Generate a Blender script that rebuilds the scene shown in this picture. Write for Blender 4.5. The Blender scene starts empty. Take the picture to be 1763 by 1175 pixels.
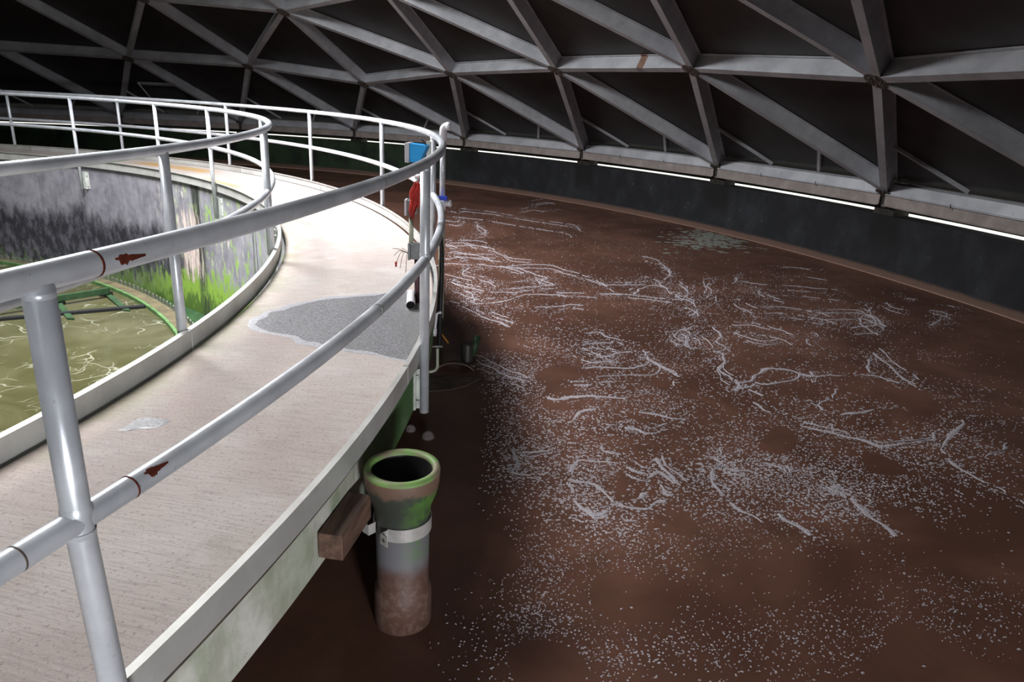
import bpy, bmesh, math, random
from mathutils import Vector, Matrix, noise
random.seed(7)
R_ = math.radians
S = bpy.context.scene
COL = S.collection

# ------------------------------------------------------------------ camera (world origin = centre of the round tanks, z = 0 the walkway deck)
CAM = Vector((10.797, -3.970, 1.412))
PITCH, ROLL, FPX = 0.328, 0.047, 1238.56
Fw = Vector((0, math.cos(PITCH), -math.sin(PITCH)))
Up0 = Vector((0, math.sin(PITCH), math.cos(PITCH)))
Rt = Vector((1, 0, 0)) * math.cos(ROLL) + Up0 * math.sin(ROLL)
Up = -Vector((1, 0, 0)) * math.sin(ROLL) + Up0 * math.cos(ROLL)
cd = bpy.data.cameras.new('camera'); cam = bpy.data.objects.new('camera', cd); COL.objects.link(cam)
cd.sensor_width = 36; cd.lens = FPX * 36 / 1763; cd.clip_start = .05; cd.clip_end = 400
cam.matrix_world = Matrix(((Rt.x, Up.x, -Fw.x, CAM.x), (Rt.y, Up.y, -Fw.y, CAM.y), (Rt.z, Up.z, -Fw.z, CAM.z), (0, 0, 0, 1)))
S.camera = cam

def ray(u, v): return Fw * FPX + Rt * (u - 881.5) + Up * (587.5 - v)
def at(u, v, z):
    d = ray(u, v); t = (z - CAM.z) / d.z; return CAM + d * t
def atD(u, v, D):
    d = ray(u, v); return CAM + d * (D / math.hypot(d.x, d.y))
def proj(P):
    d = Vector(P) - CAM; z = d.dot(Fw)
    if z < .1: return None
    return 881.5 + FPX * d.dot(Rt) / z, 587.5 - FPX * d.dot(Up) / z
def pol(r, a, z=0): return Vector((r * math.cos(R_(a)), r * math.sin(R_(a)), z))

# ------------------------------------------------------------------ light: daylight through the skylight panels of the dome and the gap under its eave
S.view_settings.view_transform = 'Standard'; S.view_settings.look = 'None'; S.view_settings.gamma = 1
S.view_settings.use_curve_mapping = False
S.view_settings.exposure = 0.0
w = bpy.data.worlds.new('World'); S.world = w; w.use_nodes = True
wb = w.node_tree.nodes['Background']; wb.inputs[0].default_value = (1, .98, .93, 1); wb.inputs[1].default_value = 3.0
SKY_R, SKY_AZ, SKY_RAD = 7.3, 36, 1.9       # centre and radius of the group of translucent dome panels
SKY_EMIT = 4.0
def area(name, loc, target, sx, sy, power, col=(1, 1, 1)):
    l = bpy.data.lights.new(name, 'AREA'); l.shape = 'RECTANGLE'; l.size = sx; l.size_y = sy; l.energy = power; l.color = col
    o = bpy.data.objects.new(name, l); COL.objects.link(o); o.location = loc
    o.rotation_euler = (Vector(target) - Vector(loc)).to_track_quat('-Z', 'Y').to_euler(); return o
skl = area('skylight_daylight', pol(SKY_R, SKY_AZ, 4.55), pol(SKY_R + .9, SKY_AZ, 0), 2.6, 2.6, 1480, (.97, .98, 1)); skl.data.spread = R_(147)      # daylight under the skylight panels
skl2 = area('skylight_daylight', pol(6.6, -4, 4.7), pol(8.2, -8, 0), 2.0, 2.0, 150, (1, .98, .96)); skl2.data.spread = R_(120)
DOOR_AZ = -33
dol = area('doorway_daylight', pol(16.6, DOOR_AZ, 1.5), pol(10, -13, -.1), 1.5, 2.0, 620, (.95, .97, 1)); dol.data.spread = R_(50)                          # daylight through the open doorway behind the camera

# ------------------------------------------------------------------ materials
MATS = {}
class NT:
    def __init__(s, name):
        s.m = bpy.data.materials.new(name); s.m.use_nodes = True; s.t = s.m.node_tree
        s.b = s.t.nodes['Principled BSDF']; s.co = s.n('ShaderNodeTexCoord').outputs['Object']
    def n(s, t, **k):
        x = s.t.nodes.new(t)
        for a, b in k.items(): setattr(x, a, b)
        return x
    def put(s, sock, v):
        if isinstance(v, bpy.types.NodeSocket): s.t.links.new(v, sock)
        elif v is not None:
            if sock.type == 'RGBA' and len(v) == 3: v = (*v, 1)
            sock.default_value = v
    def math(s, op, a, b=None, c=None, clamp=False):
        x = s.n('ShaderNodeMath', operation=op, use_clamp=clamp)
        for i, q in enumerate((a, b, c)): s.put(x.inputs[i], q) if q is not None else None
        return x.outputs[0]
    def vec(s, x, y, z):
        c = s.n('ShaderNodeCombineXYZ'); [s.put(c.inputs[i], q) for i, q in enumerate((x, y, z))]; return c.outputs[0]
    def polar(s):                          # (arc length at r=10, r, z)
        sp = s.n('ShaderNodeSeparateXYZ'); s.put(sp.inputs[0], s.co); x, y, z = sp.outputs
        a = s.math('ARCTAN2', y, x); r = s.math('SQRT', s.math('ADD', s.math('MULTIPLY', x, x), s.math('MULTIPLY', y, y)))
        return a, r, z
    def noise(s, v, scale=1, detail=5, rough=.6, dist=0):
        x = s.n('ShaderNodeTexNoise'); s.put(x.inputs['Vector'], v); s.put(x.inputs['Scale'], float(scale)); s.put(x.inputs['Detail'], float(detail)); s.put(x.inputs['Roughness'], rough); s.put(x.inputs['Distortion'], float(dist))
        return x.outputs['Fac']
    def vor(s, v, scale=1, feature='F1'):
        x = s.n('ShaderNodeTexVoronoi', feature=feature); s.put(x.inputs['Vector'], v); s.put(x.inputs['Scale'], float(scale)); return x.outputs['Distance']
    def ramp(s, f, lo, hi, a=0., b=1.):
        x = s.n('ShaderNodeMapRange', interpolation_type='SMOOTHSTEP'); s.put(x.inputs[0], f); x.inputs[1].default_value = lo; x.inputs[2].default_value = hi; x.inputs[3].default_value = a; x.inputs[4].default_value = b
        return x.outputs[0]
    def mix(s, f, a, b):
        x = s.n('ShaderNodeMix', data_type='RGBA'); s.put(x.inputs[0], f); s.put(x.inputs[6], a); s.put(x.inputs[7], b); return x.outputs[2]
    def bump(s, h, st=.3, d=.01):
        x = s.n('ShaderNodeBump'); s.put(x.inputs['Height'], h); x.inputs['Strength'].default_value = st; x.inputs['Distance'].default_value = d
        s.put(s.b.inputs['Normal'], x.outputs[0])
    def fin(s, col, rough=.6, metal=0., spec=.5):
        s.put(s.b.inputs['Base Color'], col); s.put(s.b.inputs['Roughness'], rough); s.put(s.b.inputs['Metallic'], metal); s.put(s.b.inputs['Specular IOR Level'], spec)
        MATS[s.m.name] = s.m; return s.m

def simple(name, col, rough=.5, metal=0., var=.25, scale=9, spec=.5, bump=.0):
    n = NT(name); f = n.noise(n.co, scale, 6)
    c2 = tuple(c * (1 - var) for c in col); m = n.mix(n.ramp(f, .3, .7), c2, col)
    if bump: n.bump(n.noise(n.co, scale * 6, 4), bump, .004)
    return n.fin(m, rough, metal, spec)

# galvanised / aluminium pipe of the railings
n = NT('rail_aluminium'); f = n.noise(n.co, 5, 6); g = n.noise(n.co, 60, 3)
c = n.mix(n.ramp(f, .35, .7), (.50, .52, .56), (.66, .68, .72)); c = n.mix(n.ramp(g, .66, .74, 0, .5), c, (.25, .24, .23))
n.fin(c, n.ramp(f, .3, .7, .28, .42), .35)
simple('groove_dirt', (.13, .10, .08), .9, 0, .5, 20)
simple('weld', (.5, .48, .44), .35, .7, .4, 40)
simple('rust', (.12, .025, .012), .85, 0, .5, 60, .2)
simple('rust_light', (.30, .17, .12), .8, 0, .4, 12)
simple('joint_dark', (.12, .09, .075), .6, .3, .4, 50)
n = NT('toe_plate_metal'); f = n.noise(n.co, 3, 6); g = n.noise(n.co, 30, 4)
c = n.mix(n.ramp(f, .35, .65), (.40, .39, .37), (.52, .52, .50)); c = n.mix(n.ramp(g, .62, .75, 0, .4), c, (.32, .31, .22))
n.fin(c, .5, .35)
simple('bracket_metal', (.62, .64, .60), .5, .3, .3, 12)

OCHRE = [(.78, .86, 9.12, 9.3), (.98, 1.12, 9.75, 9.95)]
# walkway concrete: broom marks run radially
n = NT('deck_concrete'); a, r, z = n.polar()
arc = n.math('MULTIPLY', a, 10.); v = n.vec(n.math('MULTIPLY', arc, 110.), n.math('MULTIPLY', r, 5.), z)
br = n.noise(v, 1, 6, .7); big = n.noise(n.co, .55, 4, .6); med = n.noise(n.co, 2.6, 6, .6); fine = n.noise(n.co, 70, 3)
c = n.mix(n.ramp(big, .35, .65), (.40, .325, .30), (.45, .39, .36)); c = n.mix(n.ramp(med, .45, .7, 0, .8), c, (.50, .46, .44))
c = n.mix(n.ramp(br, .45, .66, 0, .5), (c), (.25, .21, .19)); c = n.mix(n.ramp(n.noise(n.co, 1.1, 5), .62, .72, 0, .5), c, (.24, .23, .17))
c = n.mix(n.ramp(fine, .56, .68, 0, .55), c, (.17, .13, .11)); c = n.mix(n.ramp(n.noise(n.co, 160, 3), .55, .7, 0, .45), c, (.62, .56, .54)); c = n.mix(n.ramp(n.noise(n.co, 22, 4, .7), .6, .72, 0, .4), c, (.20, .16, .14))
# greenish edge wear along the inner rim and mossy stain
c = n.mix(n.math('MULTIPLY', n.ramp(r, 9.3, 9.04), n.ramp(med, .4, .6, .1, .7)), c, (.19, .18, .10))
for a0_, a1_, r0_, r1_ in OCHRE:
    ma = n.math('MULTIPLY', n.ramp(a, a0_ - .04, a0_), n.ramp(a, a1_ + .06, a1_)); mr = n.math('MULTIPLY', n.ramp(r, r0_ - .08, r0_ + .03), n.ramp(r, r1_ + .25, r1_))
    c = n.mix(n.math('MULTIPLY', n.math('MULTIPLY', ma, mr), n.ramp(med, .25, .6, .3, .8)), c, (.45, .26, .05))
n.bump(n.math('ADD', br, n.math('MULTIPLY', fine, .6)), .5, .006); n.fin(c, n.ramp(big, .3, .7, .75, .6), 0, .35)

n = NT('fascia_concrete'); a, r, z = n.polar(); arc = n.math('MULTIPLY', a, 10.)
st = n.noise(n.vec(n.math('MULTIPLY', arc, 3.), n.math('MULTIPLY', z, .6), r), 1.6, 6, .65); blot = n.noise(n.co, 7, 6)
c = n.mix(n.ramp(blot, .35, .7), (.34, .33, .28), (.52, .51, .46))
green = n.math('MULTIPLY', n.ramp(st, .4, .62), n.ramp(a, -.19, -.12, .35, 1.)); c = n.mix(green, c, (.09, .17, .05))
c = n.mix(n.math('MULTIPLY', n.ramp(a, -.14, -.105), n.ramp(blot, .2, .5, .7, 1)), c, (.045, .12, .03))
c = n.mix(n.ramp(n.noise(n.co, 45, 3), .68, .76, 0, .7), c, (.07, .06, .05))
n.bump(blot, .3, .01); n.fin(c, .75)

# inner tank wall: lilac-grey concrete, black scum blotches, bright algae
n = NT('inner_wall_concrete'); a, r, z = n.polar(); arc = n.math('MULTIPLY', a, 9.)
sv = n.vec(n.math('MULTIPLY', arc, 2.2), n.math('MULTIPLY', z, .8), 0.); st = n.noise(sv, 1.3, 8, .7, .3); st2 = n.noise(sv, 4.5, 6, .7); bl = n.noise(n.co, 4.5, 8, .65)
fine = n.noise(n.vec(n.math('MULTIPLY', arc, 14.), n.math('MULTIPLY', z, 1.3), 3.), 1.2, 6, .7)
c = n.mix(n.ramp(bl, .3, .7), (.15, .145, .17), (.26, .25, .28))
c = n.mix(n.ramp(fine, .5, .75, 0, .4), c, (.38, .37, .39))
low = n.math('ADD', n.math('MULTIPLY', z, -.75), n.math('SUBTRACT', st, 1.12))                 # blotchy black towards the waterline
c = n.mix(n.math('MULTIPLY', n.ramp(low, -.10, .18), n.ramp(a, .80, .86)), c, n.mix(n.ramp(n.noise(n.vec(n.math('MULTIPLY', arc, 5.), n.math('MULTIPLY', z, 2.5), 7.), 1.6, 7, .7), .42, .68), (.016, .016, .022), (.095, .090, .110)))
streak = n.math('MULTIPLY', n.ramp(st2, .50, .60), n.ramp(st, .42, .55))
zone = n.math('MULTIPLY', n.ramp(a, .60, .72), n.ramp(a, 1.02, .90))
c = n.mix(n.math('MULTIPLY', n.ramp(st2, .53, .62, 0, .9), zone), c, (.60, .54, .48))           # pale lime runs
c = n.mix(n.math('MULTIPLY', streak, n.ramp(a, 1.0, .8)), c, (.22, .36, .07))
lowg = n.math('ADD', n.math('MULTIPLY', z, -1.), n.math('SUBTRACT', n.math('MULTIPLY', st2, 1.3), n.ramp(a, .75, 1.2, 1.85, 2.3)))
c = n.mix(n.math('MULTIPLY', n.ramp(lowg, .02, .30), n.ramp(a, 1.08, .9, .35, 1)), c, (.20, .34, .04))
c = n.mix(n.math('MULTIPLY', n.ramp(lowg, .42, .60), .8), c, (.04, .08, .015))
pk = n.math('MULTIPLY', n.math('MULTIPLY', n.ramp(a, .83, .85), n.ramp(a, .915, .895)), n.math('MULTIPLY', n.ramp(z, -.35, -.6), n.ramp(fine, .35, .55)))
c = n.mix(n.math('MULTIPLY', pk, n.ramp(lowg, .25, .1)), c, (.62, .50, .46))
for ac, wd in ((.845, .016), (.612, .004), (.598, .003), (1.475, .010), (.36, .01)):                                # dark vertical runs
    d = n.math('ABSOLUTE', n.math('SUBTRACT', a, ac)); c = n.mix(n.math('MULTIPLY', n.ramp(d, wd * 1.3, wd * .5), n.ramp(fine, .60, .45)), c, (.025, .03, .022))
n.bump(bl, .3, .01); n.fin(c, .6)

# outer wall: nearly black with a brown fouling band at the waterline
n = NT('outer_wall_concrete'); a, r, z = n.polar(); arc = n.math('MULTIPLY', a, 17.)
sv = n.vec(n.math('MULTIPLY', arc, 1.8), n.math('MULTIPLY', z, 1.2), 0.); st = n.noise(sv, 1.3, 7, .65); sp = n.noise(n.co, 9, 8, .75)
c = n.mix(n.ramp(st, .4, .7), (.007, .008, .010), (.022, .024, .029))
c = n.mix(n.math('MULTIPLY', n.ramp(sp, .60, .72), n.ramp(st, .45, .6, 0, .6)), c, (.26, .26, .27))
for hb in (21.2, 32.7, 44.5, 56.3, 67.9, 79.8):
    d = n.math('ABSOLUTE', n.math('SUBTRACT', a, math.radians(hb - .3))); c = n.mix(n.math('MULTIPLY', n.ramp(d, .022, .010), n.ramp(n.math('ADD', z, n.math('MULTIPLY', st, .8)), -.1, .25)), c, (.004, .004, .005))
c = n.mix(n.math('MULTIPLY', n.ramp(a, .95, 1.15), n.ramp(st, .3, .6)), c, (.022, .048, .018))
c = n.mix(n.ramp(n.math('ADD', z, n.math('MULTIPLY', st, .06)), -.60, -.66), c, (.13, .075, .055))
n.fin(c, .8)

n = NT('dome_panel'); f = n.noise(n.co, 2.2, 5); n.fin(n.mix(n.ramp(f, .3, .7), (.026, .024, .024), (.040, .037, .036)), .55, .2)
n = NT('dome_aluminium'); f = n.noise(n.co, 2.5, 6); g = n.noise(n.co, 14, 6, .7)
c = n.mix(n.ramp(f, .35, .65), (.42, .43, .46), (.56, .57, .60)); c = n.mix(n.ramp(g, .58, .72, 0, .45), c, (.22, .21, .20)); n.fin(c, .5, .25)
simple('dome_edge_metal', (.40, .345, .32), .6, .15, .3, 5)
simple('hub_metal', (.17, .15, .135), .6, .4, .4, 30)
simple('hatch_blue', (.05, .06, .07), .5)
simple('dark_void', (.01, .01, .012), .9)
n = NT('skylight_pane'); n.fin((.9, .92, .95), .4); n.put(n.b.inputs['Emission Color'], (.93, .97, 1.)); n.b.inputs['Emission Strength'].default_value = SKY_EMIT

# brown mixed liquor
n = NT('brown_water'); f = n.noise(n.co, .9, 5, .6, .6); g = n.noise(n.co, 4, 6, .6)
c = n.mix(n.ramp(f, .35, .68), (.085, .039, .027), (.150, .072, .050)); c = n.mix(n.ramp(g, .45, .65, 0, .4), c, (.070, .038, .024))
n.bump(n.noise(n.co, 9, 5), .12, .02); n.fin(c, .38, 0, .25)
n = NT('foam'); f = n.noise(n.co, 130, 4, .7); n.bump(f, .8, .006); n.fin(n.mix(n.ramp(f, .35, .65), (.30, .27, .29), (.56, .52, .56)), .5)
simple('foam_green', (.30, .31, .27), .6, 0, .4, 40)
n = NT('green_water'); f = n.noise(n.co, 1.3, 5, .6, 1.2)
warp = n.n('ShaderNodeVectorMath', operation='ADD'); nz = n.n('ShaderNodeTexNoise'); n.put(nz.inputs['Vector'], n.co); nz.inputs['Scale'].default_value = 1.6
n.put(warp.inputs[0], n.co); n.put(warp.inputs[1], nz.outputs['Color'])
l = n.vor(warp.outputs[0], 2.3, 'DISTANCE_TO_EDGE'); l2 = n.vor(warp.outputs[0], 5.1, 'DISTANCE_TO_EDGE')
m = n.math('MULTIPLY', n.ramp(l, .030, .012), n.ramp(n.noise(n.co, 1.1, 4), .48, .58)); m2 = n.math('MULTIPLY', n.ramp(l2, .03, .01, 0, .6), n.ramp(n.noise(n.co, 2.0, 3), .52, .6))
a, r, z = n.polar(); far = n.ramp(n.math('MULTIPLY', n.math('SUBTRACT', n.ramp(r, 7.8, 6.2), 0.), n.ramp(a, 1.0, .75)), .0, .8)
c = n.mix(n.ramp(f, .35, .7), (.050, .049, .020), (.078, .074, .036)); c = n.mix(n.math('MAXIMUM', m, m2), c, (.20, .20, .15)); n.fin(c, .16, 0, .35)

simple('green_paint', (.03, .075, .03), .5, 0, .45, 9)
simple('bright_algae', (.09, .19, .06), .6, 0, .5, 7)
simple('rubber_and_bore_shade', (.012, .012, .014), .55, 0, .3, 20)  # rubber parts, and the painted shade inside open pipes
simple('brown_scum', (.16, .115, .095), .8, 0, .5, 14, .3, .3)
simple('pink_scum', (.12, .10, .055), .8, 0, .5, 6, .3, .3)
simple('weir_metal', (.22, .23, .19), .5, .4, .4, 20)
# puddle
n = NT('puddle_water'); f = n.noise(n.co, 95, 4, .75); g = n.noise(n.co, 3.5, 5)
c = n.mix(n.ramp(f, .38, .62), (.06, .057, .062), (.30, .29, .31)); c = n.mix(n.ramp(g, .35, .7, 0, .55), c, (.17, .175, .165)); n.bump(f, .6, .004); n.fin(c, .42)
n = NT('puddle_edge'); f = n.noise(n.co, 60, 4, .75); n.fin(n.mix(n.ramp(f, .4, .6), (.30, .295, .32), (.46, .46, .49)), .4)
# clay pipe
n = NT('clay_pipe'); sp = n.n('ShaderNodeSeparateXYZ'); n.put(sp.inputs[0], n.co); z = sp.outputs[2]; y = sp.outputs[1]; x = sp.outputs[0]
f = n.noise(n.co, 9, 6, .65); g = n.noise(n.co, 34, 5, .7)
h = n.math('ADD', n.math('ADD', z, .02), n.math('MULTIPLY', n.math('SUBTRACT', f, .5), .12))
c = n.mix(n.ramp(h, .28, .36), (.085, .042, .030), (.13, .125, .135))                        # rusty brown low, grey above
c = n.mix(n.math('MULTIPLY', n.ramp(h, .38, .2, 0, .75), n.ramp(g, .48, .6)), c, (.14, .09, .075))
c = n.mix(n.ramp(h, .48, .53), c, (.035, .040, .032)); c = n.mix(n.math('MULTIPLY', n.ramp(h, .33, .47), n.math('MULTIPLY', n.ramp(f, .42, .6), n.ramp(x, -.02, .12))), c, (.07, .16, .03))
c = n.mix(n.ramp(h, .675, .700), c, (.14, .085, .06))
n.bump(g, .3, .006); n.fin(c, .55)
n = NT('mossy_rim'); f = n.noise(n.co, 10, 5); n.fin(n.mix(n.ramp(f, .35, .6), (.20, .16, .11), (.15, .27, .07)), .6)
simple('steel_band', (.50, .48, .46), .45, .4, .2, 20)
n = NT('old_timber'); s = n.n('ShaderNodeMapping'); n.put(s.inputs[0], n.co); s.inputs['Scale'].default_value = (20, 1.5, 20); f = n.noise(s.outputs[0], 1.5, 6, .7)
n.bump(f, .4, .006); n.fin(n.mix(n.ramp(f, .3, .7), (.045, .022, .014), (.14, .078, .052)), .7)
simple('white_pvc', (.78, .76, .80), .35, 0, .15, 12)
simple('blue_plastic', (.015, .05, .55), .4)
simple('box_blue', (.03, .36, .80), .45, 0, .15, 6)
simple('box_grey', (.55, .53, .56), .45, 0, .1, 6)
simple('conduit_grey', (.25, .26, .26), .5, .2, .3, 15)
simple('pale_conduit', (.50, .52, .40), .5, 0, .3, 15)
simple('brown_pipe', (.08, .03, .035), .45, 0, .3, 20)
simple('red_cloth', (.62, .05, .035), .8, 0, .45, 14)
simple('red_plastic', (.45, .03, .04), .4)
simple('yellow_stick', (.60, .25, .02), .5)
simple('wire_tan', (.28, .22, .15), .6)
n = NT('bubble_film'); n.fin((.32, .28, .27), .08); n.b.inputs['Alpha'].default_value = .35
simple('ochre_stain', (.62, .42, .10), .8, 0, .5, 5, .2)
simple('ground_gravel', (.5, .5, .47), .9)
simple('equipment_dark', (.05, .045, .04), .5, .2, .5, 12)

# ------------------------------------------------------------------ mesh helpers
class MB:
    def __init__(s): s.v = []; s.f = []; s.mi = []; s.sm = []
    def add(s, vs, fs, mi=0, smooth=False):
        o = len(s.v); s.v += [tuple(x) for x in vs]
        for f in fs: s.f.append([o + i for i in f]); s.mi.append(mi); s.sm.append(smooth)
    def box(s, c, ax, ay, az, mi=0):       # centre and three half-vectors
        c = Vector(c); P = [c + ax * i + ay * j + az * k for i in (-1, 1) for j in (-1, 1) for k in (-1, 1)]
        s.add(P, [(0, 1, 3, 2), (4, 6, 7, 5), (0, 4, 5, 1), (2, 3, 7, 6), (0, 2, 6, 4), (1, 5, 7, 3)], mi)
    def bar(s, a, b, wv, hv, mi=0):        # a,b centre ends; wv,hv half vectors
        a = Vector(a); b = Vector(b); s.box((a + b) / 2, (b - a) / 2, Vector(wv), Vector(hv), mi)
    def tube(s, pts, r, n=12, closed=False, cap=True, mi=0, upv=None):
        P = [Vector(p) for p in pts]; N = len(P); rings = []; rr = r if hasattr(r, '__len__') else [r] * N
        prev = None; o = len(s.v)
        for i, p in enumerate(P):
            if closed: t = P[(i + 1) % N] - P[i - 1]
            else: t = P[min(i + 1, N - 1)] - P[max(i - 1, 0)]
            t.normalize()
            u = prev if prev is not None else (Vector(upv) if upv else (Vector((0, 0, 1)) if abs(t.z) < .9 else Vector((1, 0, 0))))
            u = (u - t * u.dot(t)).normalized(); prev = u; w_ = t.cross(u)
            for k in range(n):
                an = 2 * math.pi * k / n; s.v.append(tuple(p + (u * math.cos(an) + w_ * math.sin(an)) * rr[i]))
        for i in range(N if closed else N - 1):
            j = (i + 1) % N
            for k in range(n):
                q = (k + 1) % n; s.f.append([o + i * n + k, o + i * n + q, o + j * n + q, o + j * n + k]); s.mi.append(mi); s.sm.append(True)
        if cap and not closed:
            s.f.append([o + k for k in range(n)][::-1]); s.mi.append(mi); s.sm.append(False)
            s.f.append([o + (N - 1) * n + k for k in range(n)]); s.mi.append(mi); s.sm.append(False)
    def lathe(s, prof, c=(0, 0, 0), n=40, mi=None, closed=True):
        o = len(s.v); m = len(prof)
        for (r, z) in prof:
            for k in range(n):
                an = 2 * math.pi * k / n; s.v.append((c[0] + r * math.cos(an), c[1] + r * math.sin(an), c[2] + z))
        for i in range(m if closed else m - 1):
            j = (i + 1) % m
            for k in range(n):
                q = (k + 1) % n; s.f.append([o + i * n + k, o + i * n + q, o + j * n + q, o + j * n + k]); s.mi.append(mi[i] if mi else 0); s.sm.append(True)
    def arc(s, prof, a0, a1, step=1.0, mi=None, ends=True, closed=True, smooth=False):   # sweep an (r,z) section round the centre
        N = max(2, int(abs(a1 - a0) / step) + 1); full = abs(abs(a1 - a0) - 360) < 1e-6; m = len(prof); o = len(s.v)
        for i in range(N if full else N + 1):
            a = a0 + (a1 - a0) * i / N
            for (r, z) in prof: s.v.append(tuple(pol(r, a, z)))
        T = N
        for i in range(T):
            j = (i + 1) % N if full else i + 1
            for k in range(m if closed else m - 1):
                q = (k + 1) % m; s.f.append([o + i * m + k, o + i * m + q, o + j * m + q, o + j * m + k]); s.mi.append(mi[k] if mi else 0); s.sm.append(smooth)
        if ends and not full and closed:
            s.f.append([o + k for k in range(m)]); s.f.append([o + T * m + k for k in range(m)][::-1]); s.mi += [0, 0]; s.sm += [False, False]
    def build(s, name, mats, parent=None, origin=None, label=None):
        me = bpy.data.meshes.new(name)
        og = Vector(origin) if origin is not None else Vector((0, 0, 0))
        me.from_pydata([tuple(Vector(v) - og) for v in s.v], [], s.f)
        for m in (mats if isinstance(mats, (list, tuple)) else [mats]): me.materials.append(MATS[m])
        for p, i, k in zip(me.polygons, s.mi, s.sm): p.material_index = i; p.use_smooth = k
        bm = bmesh.new(); bm.from_mesh(me); bmesh.ops.recalc_face_normals(bm, faces=bm.faces); bm.to_mesh(me); bm.free()
        o = bpy.data.objects.new(name, me); COL.objects.link(o); 
        if parent is not None:
            o.parent = parent; pw = world_loc(parent); o.location = og - pw
        else: o.location = og
        if label: o['label'] = label
        return o
def world_loc(o):
    p = Vector(o.location)
    while o.parent is not None: o = o.parent; p += Vector(o.location)
    return p
def bevel(o, w=.004, seg=2):
    m = o.modifiers.new('bevel', 'BEVEL'); m.width = w; m.segments = seg; m.limit_method = 'ANGLE'; m.angle_limit = R_(40); return o
def tag(o, label=None, cat=None, group=None, kind=None):
    if label: o['label'] = label
    if cat: o['category'] = cat
    if group: o['group'] = group
    if kind: o['kind'] = kind
    return o
def thing(name, label, cat, loc=(0, 0, 0), group=None):
    o = bpy.data.objects.new(name, None); COL.objects.link(o); o.location = loc; o.empty_display_size = .2
    return tag(o, label, cat, group)
def spline(pts, n=8):
    P = [Vector(p) for p in pts]; out = []
    for i in range(len(P) - 1):
        p0 = P[max(i - 1, 0)]; p1 = P[i]; p2 = P[i + 1]; p3 = P[min(i + 2, len(P) - 1)]
        for k in range(n):
            t = k / n; out.append(.5 * ((2 * p1) + (p2 - p0) * t + (2 * p0 - 5 * p1 + 4 * p2 - p3) * t * t + (3 * p1 - p0 - 3 * p2 + p3) * t ** 3))
    out.append(P[-1]); return out

WZ = -.756        # brown water level
GZ = -1.62        # clarifier water level
RI, RO = 9.04, 10.27   # walkway slab

# ------------------------------------------------------------------ large structure
m = MB(); m.arc([(RI, -.27), (RI, 0), (RO - .012, 0), (RO, -.010), (RO - .010, -.014), (RO - .010, -.040), (RO, -.044), (RO, -.27)], 0, 360, .6, mi=[2, 0, 0, 3, 3, 3, 1, 1])
o = m.build('walkway_deck', ['deck_concrete', 'fascia_concrete', 'inner_wall_concrete', 'groove_dirt']); tag(o, 'curved broomed concrete walkway between the two tanks', kind='structure')
m = MB(); m.arc([(RI, -3), (RI, -.27), (RI + .35, -.27), (RI + .35, -3)], 0, 360, .8)
o = m.build('wall_inner', 'inner_wall_concrete'); tag(o, 'stained round inner tank wall with algae', kind='structure')
m = MB(); m.arc([(17.0, -3), (17.0, .08), (17.32, .08), (17.32, -3)], 0, 360, .8)
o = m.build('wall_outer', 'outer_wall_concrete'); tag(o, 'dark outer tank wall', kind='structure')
m = MB(); m.arc([(17.32, -.6), (60, -.6)], 0, 360, 6, closed=False)
o = m.build('ground', 'ground_gravel'); tag(o, 'pale ground outside the tank', kind='structure')

m = MB(); m.arc([(RI + .36, WZ), (16.995, WZ)], 0, 360, .8, closed=False)
o = m.build('aeration_water', 'brown_water'); tag(o, 'brown aerated water filling the outer ring tank', 'water', kind='stuff')
m = MB(); m.arc([(.02, GZ), (8.225, GZ)], 0, 360, .8, closed=False)
o = m.build('clarifier_water', 'green_water'); tag(o, 'murky olive water inside the inner round tank', 'water', kind='stuff')

# ------------------------------------------------------------------ the dome: geodesic nodes on a sphere
SR, SZ = 30.5, -24.9
def sph(r): return SZ + math.sqrt(SR * SR - r * r)
azb = [91.5, 79.8, 67.9, 56.3, 44.5, 32.7, 21.2]
base_az = azb + [21.2 - 12.07 * k for k in range(1, 24)]
base = [pol(16.95, a, .40) for a in base_az]
NODES = {}
meas6 = {85.7: (14.78, 1.86), 73.8: (14.95, 1.80), 62.: (15.19, 1.52), 50.3: (14.61, 1.77), 38.5: (14.45, 1.86), 26.9: (14.67, 1.86), 15.3: (14.94, 1.73)}
ring6 = []                                   # index i sits between base[i-1] and base[i]... first one is left of base[0]
for i in range(30):
    a = (base_az[i] + (base_az[i + 1] if i < 29 else base_az[0] - 360)) / 2
    k = min(meas6, key=lambda q: abs(q - a))
    if abs(k - a) < .6: r, z = meas6[k]; a = k
    else:
        t = ((62 - a) % 72) / 72; r = 15.19 * (1 - .2 * t * (1 - t)); z = sph(r) - .06
    ring6.append(pol(r, a, z))
c6 = 2                                        # ring6[2] is the corner at azimuth 62
rings = {0: [Vector((0, 0, sph(0)))]}
for k in range(1, 6):
    L = []
    for s_ in range(5):
        for i in range(k):
            t = i / k; rc = SR * math.sin(R_(4.98) * k); r = rc * (1 - .2 * t * (1 - t) * (k / 5)); L.append(pol(r, 62 - 72 * (s_ + t), sph(r)))
    rings[k] = L
rings[6] = [ring6[(c6 + i) % 30] for i in range(30)]
EDGES = []; TRIS = []
for k in range(1, 7):
    n_ = 5 * k
    for s_ in range(5):
        for i in range(k):
            j = s_ * k + i; A = rings[k][j]; B = rings[k][(j + 1) % n_]
            EDGES.append((A, B))
            if k == 1: c_ = rings[0][0]; EDGES.append((A, c_)); TRIS.append((A, B, c_)); continue
            p = lambda q: rings[k - 1][(s_ * (k - 1) + q) % (5 * (k - 1))]
            EDGES.append((A, p(i))) ; TRIS.append((A, B, p(i)))
            if i > 0: EDGES.append((A, p(i - 1))); TRIS.append((A, p(i), p(i - 1)))
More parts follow.
